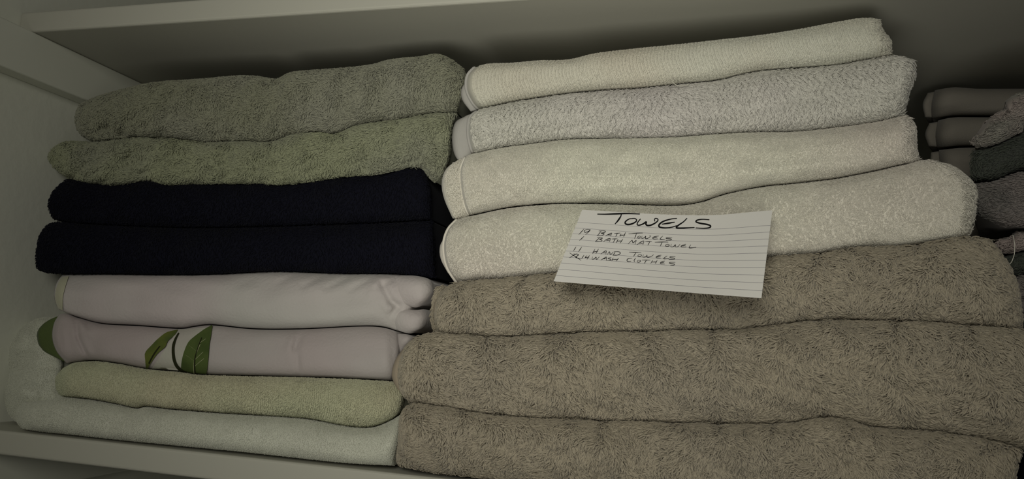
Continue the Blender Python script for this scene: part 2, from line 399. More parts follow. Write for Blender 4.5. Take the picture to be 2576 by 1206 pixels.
LG, RG = 'towels in the left stack', 'towels in the right stack'
sage_p = lambda n: dict(n=n, len=.0042, rad=.00042, amp=60, swirl=.045, jit=14, dir=-100, lift=.42, curl=.15, clump=.0035, camp=.6)
# --- S1
t = towel('plush sage green folded towel on top of the left stack', LG)
build('towel_body', Cloth(c_S0, sub(c_S1, 240, 1145), [(205,262),(193,295),(203,332),(240,358)], [(1158,170),(1170,200),(1163,240),(1145,281)], .055, .05, .024, rl=.03, rr=.02, seed=11, wob=.0022, dents=[(255,322,330,345,14,.008),(330,345,380,348,10,.005),(215,300,225,345,12,.002),(690,205,640,260,20,.003),(520,345,560,330,12,.003),(735,325,700,345,14,.004),(640,300,900,320,16,.0015)]), M_sage, t, sage_p(38000), 11, free='t')
t = towel('plush sage green folded towel lying on the navy towels', LG)
build('towel_body', Cloth(sub(c_S1, 135, 1145), sub(c_S2, 175, 1090), [(135,374),(126,398),(145,425),(175,447)], [(1145,281),(1133,340),(1128,395),(1112,440),(1090,457)], .05, .045, .022, rl=.03, rr=.02, seed=12, wob=.0022, dents=[(690,362,640,420,16,.003),(330,372,370,440,18,.0025),(480,372,460,430,18,.0025),(370,430,330,458,12,.003),(900,345,870,400,20,.002),(1090,300,1105,420,14,.003)]), M_sage2, t, sage_p(38000), 12)
navy_p = lambda n: dict(n=n, len=.0028, rad=.00034, amp=30, swirl=.05, jit=20, dir=-90, lift=.5, sides=3, rings=3)
t = towel('navy blue folded towel directly under the sage green towels', LG)
build('towel_body', Cloth(sub(c_S2, 175, 1062), sub(c_N1, 150, 1085), [(175,447),(138,478),(123,512),(132,545),(150,558)], [(1062,424),(1082,480),(1085,555)], .045, .042, .020, rl=.03, rr=.012, seed=13), M_navy, t, navy_p(14000), 13)
t = towel('navy blue folded towel directly on the pale pink towels', LG)
build('towel_body', Cloth(sub(c_N1, 120, 1085), c_N2, [(120,566),(100,595),(92,645),(95,675),(110,684)], [(1085,555),(1092,620),(1095,702)], .042, .036, .024, rl=.03, rr=.012, seed=14), M_navy, t, navy_p(14000), 14)
fuzz = lambda n, **k: dict(dict(n=n, len=.0011, rad=.00016, amp=40, swirl=.06, jit=30, dir=-90, lift=.6, sides=3, rings=3), **k)
# --- P1
t = towel('pale pink velour folded towel under the navy towels', LG)
P1 = Cloth(sub(c_N2, 158, 1040), sub(c_P1, 165, 1000), [(158,690),(141,715),(136,745),(145,775),(165,787)], [(1040,695),(1050,740),(1030,790),(1000,834)], .036, .032, .020, rl=.010, rr=.05, seed=15, wob=.0012, wscale=.08, step=4, ny=40, dents=[
 (700,712,745,690,9,.0016),(760,722,812,694,8,.0018),(820,726,880,696,8,.0018),(880,730,935,700,8,.0016),(940,728,985,706,7,.0014),(590,722,640,702,12,.0012),(600,780,680,730,26,.0014),
 (960,712,985,760,9,.003),(985,760,1005,772,8,.004),(950,775,975,800,10,.0016),(985,790,1000,775,8,.003),(930,740,960,700,10,-.0015)])
build('towel_body', P1, M_pink, t, None, 15)
build('fold_lobe', Cloth([(985,693),(1040,692),(1078,700),(1088,712)], [(1000,775),(1025,772),(1045,776),(1062,770)], [(985,693),(982,730),(1000,775)], [(1088,712),(1090,735),(1078,755),(1062,770)], .031, .031, .017, rl=.03, rr=.014, back=.2, seed=16, ny=20), M_pink, t, None, 16)
build('fold_lobe', Cloth([(985,780),(1020,778),(1045,779),(1064,777)], [(1000,832),(1015,838),(1030,841),(1042,838)], [(985,780),(985,805),(1000,832)], [(1064,777),(1076,800),(1066,825),(1042,838)], .030, .030, .014, rl=.03, rr=.012, back=.2, seed=17, ny=18), M_pink, t, None, 17)
patch('yellow_edge', on_body(P1), [(157,699),(145,722),(141,750),(148,775)], [(174,697),(166,722),(160,750),(160,780)], M_ptrim, t, 16, 5, .0008)
tag(t.children[-1], 'yellowish velour edge')
# --- P2
t = towel('pale pink velour folded towel with printed green leaves', LG)
P2 = Cloth([(150,790),(170,788)]+sub(c_P1, 190, 1000), [(168,916)]+sub(c_P2, 200, 985), [(150,790),(135,815),(131,850),(142,885),(168,916)], [(1000,834),(1006,880),(1000,925),(985,959)], .031, .026, .017, rl=.006, rr=.014, seed=18, wob=.0008, wscale=.08, step=4, ny=36, dents=[
 (192,812,196,850,6,.0022),(196,850,222,905,6,.0026),(158,822,166,880,7,-.001),(205,818,232,850,9,-.0012),(228,850,240,905,14,.0012),(214,830,225,815,8,.0018),
 (762,832,744,875,8,.0020),(744,875,752,945,8,.0018),(738,840,722,880,6,-.0010),(748,850,735,900,3.5,.0007),(752,850,740,910,3.5,-.0006),(985,845,990,940,10,.001)])
b2 = build('towel_body', P2, M_pink2, t, None, 18)
build('fold_lobe', Cloth([(1000,838),(1025,840),(1045,846)], [(1002,892),(1007,890),(1012,886)], [(1000,838),(999,865),(1002,892)], [(1045,846),(1035,865),(1012,886)], .029, .029, .010, rl=.01, rr=.008, back=.2, seed=19, ny=14), M_pink2, t)
build('green_edge', Cloth([(112,812),(130,800),(150,792)], [(150,905),(160,911),(170,915)], [(112,812),(96,830),(93,850),(105,880),(150,905)], [(150,792),(146,850),(170,915)], .031, .029, .006, rl=.004, rr=.05, back=.25, seed=20, ny=18), M_green, t)
tag(t.children[-1], 'green printed edge')
bv = on_body(P2)
patch('pale_print_ground', bv, [(447,832),(425,868),(408,892),(380,930)], [(530,826),(528,860),(523,900),(512,940)], M_pale, t, off=.0008)
patch('printed_leaf', bv, [(449,833),(420,840),(398,856),(386,868),(368,888),(368,905),(369,925)], [(449,833),(442,845),(425,860),(418,875),(400,890),(382,912),(371,928)], M_leaf, t)
patch('leaf_vein', bv, [(404,872),(390,890),(376,912)], [(407,873),(393,892),(379,914)], M_dark, t, 8, 2, .0016)
patch('printed_stem', bv, [(450,840),(441,855),(435,875),(437,905),(448,926),(470,938),(512,942)], [(453,842),(446,858),(442,878),(445,905),(455,922),(478,934),(518,938)], M_dark, t, 26, 3, .0014)
patch('printed_leaf', bv, [(534,822),(515,832),(490,850),(475,865),(463,895),(458,925),(462,932),(480,938)], [(535,824),(533,845),(529,870),(527,900),(524,925),(520,937),(516,941)], M_leaf2, t)
patch('leaf_vein', bv, [(506,868),(495,893),(490,915),(489,936)], [(507.5,869),(497,894),(492,915),(491,937)], M_vein, t, 14, 2, .0016)
patch('leaf_vein', bv, [(509,852),(499,880),(492,905),(491,937)], [(511,853),(501,881),(495,905),(494,937)], M_dark, t, 14, 2, .0017)
for q in ((493,905,514,886),(492,920,516,902),(498,885,478,870),(492,908,470,893),(505,865,520,855)):
    patch('leaf_vein', bv, [(q[0],q[1]),(q[2],q[3])], [(q[0]+.8,q[1]+1),(q[2]+.8,q[3]+1)], M_vein, t, 6, 2, .0016)
# --- C1
t = towel('pale yellow green folded towel under the towel with printed leaves', LG)
C1 = Cloth([(160,926)]+sub(c_P2, 180, 1005), [(165,999)]+sub(c_C1, 190, 985), [(160,926),(141,950),(141,975),(150,993),(165,999)], [(1005,965),(1016,990),(1008,1030),(985,1056)], .026, .022, .022, rl=.016, rr=.02, seed=21, wob=.0006)
build('towel_body', C1, M_cgreen, t, [dict(n=60000, len=.0014, rad=.00024, amp=30, swirl=.05, jit=25, dir=-90, lift=.55, sides=3, rings=3),
 dict(n=7000, len=.0020, rad=.00030, amp=20, swirl=.05, jit=14, dir=-95, lift=.45, sides=3, rings=3, umin=.36), dict(n=9000, len=.0022, rad=.00034, amp=18, swirl=.05, jit=14, dir=-95, lift=.45, sides=3, rings=3, cols=170, umin=.47),
 dict(n=14000, len=.0024, rad=.00036, amp=18, swirl=.05, jit=14, dir=-95, lift=.45, sides=3, rings=3, cols=170, umin=.58)], 21)
# --- C2
t = towel('off-white towel at the bottom of the left stack, its end curled up beside the wall', LG)
C2 = Cloth([(60,1012),(100,1010),(150,1000)]+sub(c_C1, 175, 1012), c_C2, [(60,1012),(40,1035),(42,1062),(58,1081)], [(1012,1040),(1008,1100),(990,1174)], .022, .012, .022, rl=.02, rr=.010, seed=22, wob=.0008)
build('towel_body', C2, M_white, t, fuzz(90000, len=.0011, rad=.00020, lift=.7), 22)
build('curled_end', Cloth([(62,818),(90,802),(120,796),(150,797)], [(60,1078),(90,1060),(130,1030),(165,1004)], [(62,818),(30,850),(12,890),(22,940),(12,985),(20,1040),(60,1078)], [(150,797),(142,850),(160,915),(148,960),(165,1004)], .054, .034, .018, rl=.022, rr=.03, back=.28, seed=23, ny=44, nx=24, wob=.0022, wscale=.06), M_white, t, fuzz(28000, len=.0011, rad=.00020, lift=.7), 23)
build('curled_end', Cloth([(40,835),(52,826),(64,822)], [(18,968),(24,972),(32,975)], [(40,835),(12,866),(4,900),(18,968)], [(64,822),(40,860),(28,910),(32,975)], .060, .056, .010, rl=.01, rr=.03, back=.28, seed=24, ny=30), M_white, t, fuzz(6000, len=.0011, rad=.00020, lift=.7), 24)

# --- right stack
def inner(name, top, bot, left, right, Yt, Yb, nose, mat, t, seed, pile=None, rl=.006):
    return build(name, Cloth(top, bot, left, right, Yt, Yb, nose, rl=rl, rr=.2, back=.28, seed=seed, ny=20, nx=14, wob=.0002), mat, t, pile, seed)
# R1
t = towel('cream ribbed folded towel on top of the right stack', RG)
c = Cloth(c_R0, sub(c_R1, 1205, 2240), [(1195,169),(1176,192),(1174,225),(1188,256),(1205,276)], [(2208,49),(2222,80),(2240,105),(2240,141)], .032, .036, .020, rl=.006, rr=.012, seed=31, wob=.0006)
build('towel_body', c, M_cream, t, [dict(n=56000, len=.0018, rad=.00036, amp=8, swirl=.06, jit=12, dir=-95, lift=.5, sides=4, rings=3, cols=118, umin=.012, left=-.6, curl=.06), dict(n=900, len=.0035, rad=.00034, amp=30, jit=30, dir=-10, lift=.3, umin=.97, edge=.3, sides=3)], 31, free='t')
hem('hem', c, M_greyhem, t, .0013, out=.0008)
inner('inner_layer', [(1172,207),(1180,204),(1190,204)], [(1185,282),(1195,280),(1205,277)], [(1172,207),(1160,225),(1163,252),(1185,282)], [(1190,204),(1195,240),(1205,277)], .036, .038, .010, M_greyhem, t, 41)
# loose thread
def thread(name, pts, mat, parent, r=.0003):
    P = np.array([at(*p) for p in pts]); n = 24; u = np.linspace(0, len(P)-1, n)
    C = np.stack([np.interp(u, np.arange(len(P)), P[:, k]) for k in range(3)], 1)
    for _ in range(2): C[1:-1] = (C[:-2]+2*C[1:-1]+C[2:])/4
    V = []; Fc = []
    for i in range(n):
        d = C[min(i+1, n-1)]-C[max(i-1, 0)]; d /= np.linalg.norm(d); e1 = np.cross(d, [.1, 1, .2]); e1 /= np.linalg.norm(e1); e2 = np.cross(d, e1)
        for q in range(5): V.append(C[i]+(e1*math.cos(q*1.2566)+e2*math.sin(q*1.2566))*r)
        if i:
            for q in range(5): Fc.append(((i-1)*5+q, (i-1)*5+(q+1) % 5, i*5+(q+1) % 5, i*5+q))
    return link(name, V, Fc, mat, parent)
thread('loose_thread', [(1693,196,.0135),(1690,204,.012),(1698,213,.0135),(1712,217,.016),(1732,213,.0175)], M_cream, t)
# R2
t = towel('light grey shaggy folded towel second from the top of the right stack', RG)
c = Cloth(sub(c_R1, 1200, 2285), sub(c_R2, 1190, 2262), [(1200,280),(1182,298),(1178,335),(1183,365),(1190,386)], [(2285,149),(2293,185),(2278,245),(2262,293)], .036, .031, .022, rl=.006, rr=.016, seed=32, wob=.0008)
build('towel_body', c, M_grey, t, [dict(n=50000, len=.0045, rad=.00038, amp=24, swirl=.07, jit=8, curl=.14, dir=-80, lift=.36, umin=.016, left=-.6, clump=.004, camp=.4), dict(n=1400, len=.005, rad=.00045, amp=14, jit=12, dir=-5, lift=.3, umin=.014, umax=.04, left=-.6), dict(n=1300, len=.0065, rad=.00040, amp=30, jit=30, dir=-10, lift=.3, umin=.97, edge=.3, sides=3)], 32)
hem('hem', c, M_greyhem, t, .0013, out=.0008)
inner('inner_layer', [(1168,294),(1180,287),(1195,284)], [(1156,410),(1175,398),(1190,390)], [(1168,294),(1145,308),(1137,345),(1142,385),(1156,410)], [(1195,284),(1192,335),(1190,390)], .038, .034, .016, M_greyhem, t, 42)
# R3
t = towel('ivory plush folded towel between the grey towel and the card', RG)
c = Cloth(sub(c_R2, 1170, 2285), sub(c_R3, 1180, 2308), [(1170,395),(1158,430),(1160,475),(1168,515),(1180,544)], [(2285,296),(2299,320),(2302,360),(2308,405)], .031, .026, .024, rl=.006, rr=.012, seed=33, wob=.0012, dents=[(1230,415,1300,500,8,.0016),(1390,500,1620,480,16,.0015),(1215,440,1270,505,8,-.001)])
build('towel_body', c, M_ivory, t, [dict(n=125000, len=.0017, rad=.00019, amp=25, swirl=.06, jit=20, dir=-95, lift=.55, sides=3, rings=3, umin=.004, left=-.3), dict(n=1800, len=.0045, rad=.00022, amp=30, jit=30, dir=-10, lift=.3, umin=.97, edge=.3, sides=3)], 33)
hem('hem', c, M_ivory, t, .0008, out=.0006)
inner('inner_layer', [(1150,404),(1160,400),(1175,396)], [(1140,553),(1160,550),(1182,545)], [(1150,404),(1122,425),(1111,460),(1117,500),(1140,553)], [(1175,396),(1165,470),(1182,545)], .034, .028, .022, M_ivory, t, 43, [dict(n=3500, len=.0024, rad=.00034, amp=40, jit=25, dir=-60, lift=.5, sides=3, rings=3, umin=.18)], rl=.01)
# R4
t = towel('ivory plush folded towel behind the handwritten card', RG)
c = Cloth(sub(c_R3, 1150, 2345), sub(c_R4, 1150, 2425), [(1150,552),(1126,580),(1116,620),(1124,670),(1150,713)], [(2345,407),(2400,425),(2448,470),(2449,530),(2440,575),(2425,597)], .026, .016, .022, rl=.010, rr=.03, seed=34, wob=.001)
build('towel_body', c, M_ivory, t, [dict(n=125000, len=.0020, rad=.00020, amp=35, swirl=.05, jit=22, dir=-95, lift=.5, sides=3, rings=3, umin=.004, left=-.3, clump=.003), dict(n=2400, len=.0050, rad=.00022, amp=30, jit=30, dir=-10, lift=.3, umin=.97, edge=.3, sides=3)], 34)
hem('hem', c, M_ivory, t, .0012)
inner('inner_layer', [(1128,590),(1135,586),(1140,584)], [(1128,690),(1138,692),(1145,694)], [(1128,590),(1108,615),(1108,650),(1128,690)], [(1140,584),(1138,640),(1145,694)], .024, .022, .014, M_ivory, t, 44)
# tan
tan_p = lambda n, **k: dict(dict(n=n, len=.0056, rad=.00050, amp=55, swirl=.045, jit=11, dir=-90, lift=.42, curl=.15, clump=.0050, camp=.6, cpull=.7), **k)
t = towel('tan shaggy folded towel directly under the card', RG)
c = Cloth(sub(c_R4, 1150, 2480), sub(c_T1, 1108, 2560), [(1150,714),(1118,740),(1104,775),(1102,810),(1108,840)], [(2480,603),(2508,640),(2540,690),(2554,735),(2560,790),(2560,829)], .016, .011, .028, rl=.010, rr=.025, seed=35, wob=.0015)
build('towel_body', c, M_tan, t, tan_p(42000), 35)
hem('hem', c, M_tanhem, t, .0013, out=.0008)
inner('inner_layer', [(1105,745),(1115,738),(1125,735)], [(1103,822),(1108,825),(1112,828)], [(1105,745),(1092,765),(1092,800),(1103,822)], [(1125,735),(1112,780),(1112,828)], .018, .016, .016, M_tanhem, t, 45)
inner('fold_lobe', [(1104,722),(1115,720),(1130,722)], [(1092,830),(1098,832),(1105,834)], [(1104,722),(1093,760),(1088,800),(1092,830)], [(1130,722),(1110,780),(1105,834)], .026, .024, .008, M_tan, t, 46, dict(n=1500, len=.005, rad=.0005, amp=40, jit=20, dir=-80, lift=.42))
t = towel('tan shaggy folded towel in the middle of the three tan ones', RG)
c = Cloth(sub(c_T1, 1062, 2600), sub(c_T2, 1040, 2620), [(1062,848),(1030,875),(1012,920),(1014,975),(1040,1013)], [(2600,835),(2625,900),(2630,1040),(2620,1132)], .011, .011, .032, rl=.012, rr=.02, seed=36, wob=.002)
build('towel_body', c, M_tan, t, tan_p(54000, len=.0060), 36)
hem('hem', c, M_tanhem, t, .0013, out=.0008)
inner('inner_layer', [(1022,868),(1032,862),(1045,858)], [(1000,985),(1010,990),(1022,994)], [(1022,868),(995,905),(985,945),(1000,985)], [(1045,858),(1012,930),(1022,994)], .016, .016, .022, M_tanhem, t, 47)
t = towel('tan shaggy folded towel at the bottom of the right stack', RG)
c = Cloth(sub(c_T2, 1042, 2560), c_T3, [(1042,1013),(1018,1045),(1008,1100),(1004,1140),(1006,1168)], [(2560,1122),(2545,1180),(2535,1240),(2520,1335)], .011, .016, .034, rl=.012, rr=.03, seed=37, wob=.002)
build('towel_body', c, M_tan, t, tan_p(54000, len=.0060), 37)
inner('inner_layer', [(1003,1118),(1012,1100),(1020,1090)], [(997,1164),(1004,1166),(1012,1168)], [(1003,1118),(992,1135),(991,1152),(997,1164)], [(1020,1090),(1012,1130),(1012,1168)], .014, .016, .014, M_tanhem, t, 48)

# ------------------------------------------------------------------ towels further right
BG = 'smooth towels at the back right'
M_brown = fabric('taupe smooth towel', (.20, .185, .16), vary=.05, bump=.3, sheen=.1)
def back_towel(top, bot, left, right, Y, label, seed, hemx):
    t = towel(label, BG)
    c = Cloth(top, bot, left, right, Y, Y, .018, rl=.01, rr=.02, back=.32, backdx=.045, seed=seed, ny=20, nx=30)
    build('towel_body', c, M_brown, t)
    if hemx:
        (lx0, ly0), (lx1, ly1) = left[0], left[-1]
        build('inner_layer', Cloth([(lx0-hemx, ly0+8), (lx0+10, ly0+3)], [(lx1-hemx, ly1-5), (lx1+10, ly1-3)], [(lx0-hemx, ly0+8), (left[1][0]-hemx-5, left[1][1]), (lx1-hemx, ly1-5)],
              [(lx0+10, ly0+3), (left[1][0]+10, left[1][1]), (lx1+10, ly1-3)], Y+.004, Y+.004, .010, rl=.006, rr=.05, back=.31, backdx=.045, seed=seed+1, ny=16, nx=10, squeeze=0), M_brown, t)
back_towel([(2352,226),(2400,218),(2460,222),(2576,222),(3100,222)], [(2345,300),(2400,292),(2500,292),(3100,296)], [(2352,226),(2344,262),(2345,300)], [(3100,222),(3105,260),(3100,296)], .20, 'dark taupe folded towel at the back right, topmost of three', 61, 18)
back_towel([(2360,302),(2400,294),(2500,294),(3100,298)], [(2358,374),(2420,368),(2500,368),(3100,370)], [(2360,302),(2354,338),(2358,374)], [(3100,298),(3105,330),(3100,370)], .20, 'dark taupe folded towel at the back right, middle of three', 63, 22)
back_towel([(2362,376),(2420,370),(2500,370),(3100,372)], [(2380,470),(2420,472),(2500,474),(3100,476)], [(2362,376),(2366,420),(2380,470)], [(3100,372),(3105,430),(3100,476)], .20, 'dark taupe folded towel at the back right, lowest of three', 65, 20)
for k, (y0, y1) in enumerate(((478, 628), (632, 778), (782, 928), (932, 1078), (1082, 1224))):
    back_towel([(2378,y0),(2500,y0+3),(3100,y0+14)], [(2378,y1),(2500,y1+4),(3100,y1+22)], [(2378,y0),(2368,(y0+y1)/2),(2378,y1)], [(3100,y0+14),(3110,(y0+y1)/2+16),(3100,y1+22)], .20, 'dark taupe folded towel low in the stack at the back right', 81+2*k, 0)
M_rose = fabric('dusty pink terry', (.36, .30, .28), (.20, .22, .18), .8, 22, vary=.15)
M_dgreen = fabric('dark green terry', (.060, .068, .055), vary=.2)
M_mauve = fabric('mauve grey terry', (.22, .195, .185), (.11, .11, .10), .9, 25, vary=.15)
SG = 'towels at the right edge of the photo'
def side(label, mat, top, bot, left, right, Y, seed, n=7000, nose=.018, ln=.004):
    t = tag(build('folded_towel', Cloth(top, bot, left, right, Y, Y, nose, rl=.02, rr=.02, back=.19, backdx=.04, seed=seed, ny=22, nx=34, wob=.001), mat, None, dict(n=n, len=ln, rad=.0004, amp=25, swirl=.05, jit=18, dir=-150, lift=.4, sides=3), seed), label, 'towel', SG)
side('dusty pink terry towel at the top right edge, hanging diagonally', M_rose, [(2452,345),(2480,305),(2530,270),(2576,232),(3000,160)], [(2465,372),(2520,355),(2576,322),(2620,300),(3100,250)], [(2452,345),(2450,360),(2465,372)], [(3000,160),(3060,205),(3100,250)], .075, 71)
side('dark green terry towel below the diagonal dusty pink one at the right edge', M_dgreen, [(2450,378),(2500,368),(2576,335),(2760,310),(3160,270)], [(2446,452),(2500,452),(2576,425),(2760,405),(3160,380)], [(2450,378),(2444,415),(2446,452)], [(3160,270),(3200,330),(3160,380)], .080, 72)
side('mauve grey terry towel under the dark green one at the right edge', M_mauve, [(2450,460),(2500,458),(2576,432),(2760,415),(3160,395)], [(2452,545),(2500,562),(2545,572),(2760,570),(3160,565)], [(2450,460),(2440,500),(2452,545)], [(3160,395),(3200,480),(3160,565)], .070, 73)
side('dusty pink terry towel low at the right edge beside a white thread', M_rose, [(2515,602),(2560,592),(2600,580),(3160,572)], [(2520,640),(2560,632),(2620,628),(3160,622)], [(2515,602),(2508,620),(2520,640)], [(3160,572),(3200,600),(3160,622)], .085, 74, 4000)
side('dark green terry towel beside the upper tan towel at the right edge', M_dgreen, [(2525,645),(2560,636),(2620,632),(3160,626)], [(2535,690),(2576,688),(2620,684),(3160,682)], [(2525,645),(2520,668),(2535,690)], [(3160,626),(3200,655),(3160,682)], .09, 75, 3000)
side('mauve grey terry towel low at the right edge behind the tan towels', M_mauve, [(2545,696),(2576,692),(2760,690),(3160,688)], [(2560,800),(2600,802),(2760,802),(3160,802)], [(2545,696),(2548,750),(2560,800)], [(3160,688),(3200,740),(3160,802)], .09, 76, 3000)
side('dark green terry towel behind the middle tan towel at the right edge', M_dgreen, [(2560,806),(2700,808),(3160,816)], [(2560,952),(2700,956),(3160,975)], [(2560,806),(2552,880),(2560,952)], [(3160,816),(3170,890),(3160,975)], .09, 91, 2000)
side('navy terry towel behind the right end of the middle tan towel', M_navy, [(2560,958),(2700,962),(3160,982)], [(2550,1110),(2700,1120),(3160,1150)], [(2560,958),(2545,1030),(2550,1110)], [(3160,982),(3170,1060),(3160,1150)], .09, 92, 2000)
side('navy terry towel in the bottom right corner of the photo', M_navy, [(2550,1116),(2700,1126),(3160,1157)], [(2540,1288),(2700,1305),(3160,1350)], [(2550,1116),(2535,1200),(2540,1288)], [(3160,1157),(3170,1250),(3160,1350)], .09, 93, 2000)
tag(thread('loose_thread', [(2548,592,.055),(2553,615,.05),(2552,640,.052),(2545,660,.054),(2536,668,.056)], M_ivory, None, .00025), 'white loose thread dangling in front of the towels at the right edge', 'thread')


# ------------------------------------------------------------------ index card
M_card = bpy.data.materials.new('ruled card'); M_card.use_nodes = True
nt = M_card.node_tree; N = nt.nodes; L = nt.links; b = N['Principled BSDF']; b.inputs['Roughness'].default_value = .6; b.inputs['Specular IOR Level'].default_value = .25
uvn = N.new('ShaderNodeUVMap'); uvn.uv_map = 'UVMap'; sp = N.new('ShaderNodeSeparateXYZ'); L.new(uvn.outputs[0], sp.inputs[0])
def mth(op, a, b_=None, c_=None):
    n = N.new('ShaderNodeMath'); n.operation = op
    for i, x in enumerate((a, b_, c_)):
        if x is None: continue
        if isinstance(x, (int, float)): n.inputs[i].default_value = x
        else: L.new(x, n.inputs[i])
    return n.outputs[0]
q = mth('DIVIDE', mth('SUBTRACT', sp.outputs[1], .19-.0819/2), .0819)
fr = mth('ABSOLUTE', mth('SUBTRACT', mth('FRACT', q), .5))
ln_ = mth('MULTIPLY', mth('LESS_THAN', fr, .027), mth('GREATER_THAN', sp.outputs[1], .15))
mx = N.new('ShaderNodeMix'); mx.data_type = 'RGBA'; L.new(mth('MULTIPLY', ln_, .85), mx.inputs['Factor'])
mx.inputs['A'].default_value = (.76, .745, .71, 1); mx.inputs['B'].default_value = (.16, .15, .19, 1)
L.new(mx.outputs['Result'], b.inputs['Base Color'])
M_ink = fabric('black ink', (.008, .008, .009), vary=0, sheen=0, rough=.5)

K = np.array([(.51, .0204, .1908), (.6358, .0041, .1863), (.6274, -.0446, .1283), (.5016, -.0283, .1328)])
K = CAM + (K-CAM)*.955
# nudge corners onto the photographed ones within the card's own plane
cn = np.cross(K[1]-K[0], K[3]-K[0]); cn /= np.linalg.norm(cn)
if cn[1] > 0: cn = -cn
def onplane(px, py):
    d = (px-W/2)/F*AX[0]-(py-H/2)/F*AX[1]+AX[2]; return CAM + d*((K.mean(0)-CAM)@cn)/(d@cn)
KC = np.array([onplane(1464.5, 529), onplane(1943, 530), onplane(1915.5, 750.5), onplane(1393, 708)])
def card_pt(u, v, off=0.):
    u, v = np.asarray(u, float), np.asarray(v, float)
    P = ((1-u)*(1-v))[..., None]*KC[0]+(u*(1-v))[..., None]*KC[1]+(u*v)[..., None]*KC[2]+((1-u)*v)[..., None]*KC[3]
    sag = np.clip(np.where(u < .64, u/.64, (1-u)/.36), 0, 1); sag = np.sin(sag*math.pi/2)**1.3*(.0042*(1-v**2*.95))
    return P - cn*(sag-off)[..., None]
def card_uv(pts):
    pts = np.array(pts, float); uv = np.full((len(pts), 2), .5)
    for _ in range(14):
        p = proj(card_pt(uv[:, 0], uv[:, 1])); e = pts-p; h = 1e-4
        ju = (proj(card_pt(uv[:, 0]+h, uv[:, 1]))-p)/h; jv = (proj(card_pt(uv[:, 0], uv[:, 1]+h))-p)/h
        det = ju[:, 0]*jv[:, 1]-ju[:, 1]*jv[:, 0]
        uv[:, 0] += (e[:, 0]*jv[:, 1]-e[:, 1]*jv[:, 0])/det*.9; uv[:, 1] += (ju[:, 0]*e[:, 1]-ju[:, 1]*e[:, 0])/det*.9
    return uv
card = empty('index_card', None, 'white ruled index card with handwritten towel list propped against the right stack', 'card')
nu, nv = 60, 30
uu, vv = np.meshgrid(np.linspace(0, 1, nu), np.linspace(0, 1, nv), indexing='ij')
A = card_pt(uu, vv, .00012).reshape(-1, 3); B = card_pt(uu, vv, -.00012).reshape(-1, 3); n0 = nu*nv
ix = np.arange(n0).reshape(nu, nv); fc = []
for i in range(nu-1):
    for j in range(nv-1):
        a, b_, c_, d_ = ix[i, j], ix[i, j+1], ix[i+1, j+1], ix[i+1, j]; fc += [(a, b_, c_, d_), (a+n0, d_+n0, c_+n0, b_+n0)]
rg = np.concatenate([ix[:, 0], ix[-1, 1:], ix[::-1, -1][1:], ix[0, ::-1][1:-1]])
for i in range(len(rg)): j = (i+1) % len(rg); fc.append((rg[i], rg[j], rg[j]+n0, rg[i]+n0))
co = link('paper', np.vstack([A, B]), fc, M_card, card, smooth=False)
uvl = co.data.uv_layers.new(name='UVMap'); li = np.empty(len(co.data.loops), dtype=np.int32); co.data.loops.foreach_get('vertex_index', li)
UV = np.stack([np.tile(uu.ravel(), 2), np.tile(vv.ravel(), 2)], 1)[li]; uvl.data.foreach_set('uv', UV.astype(np.float32).ravel())

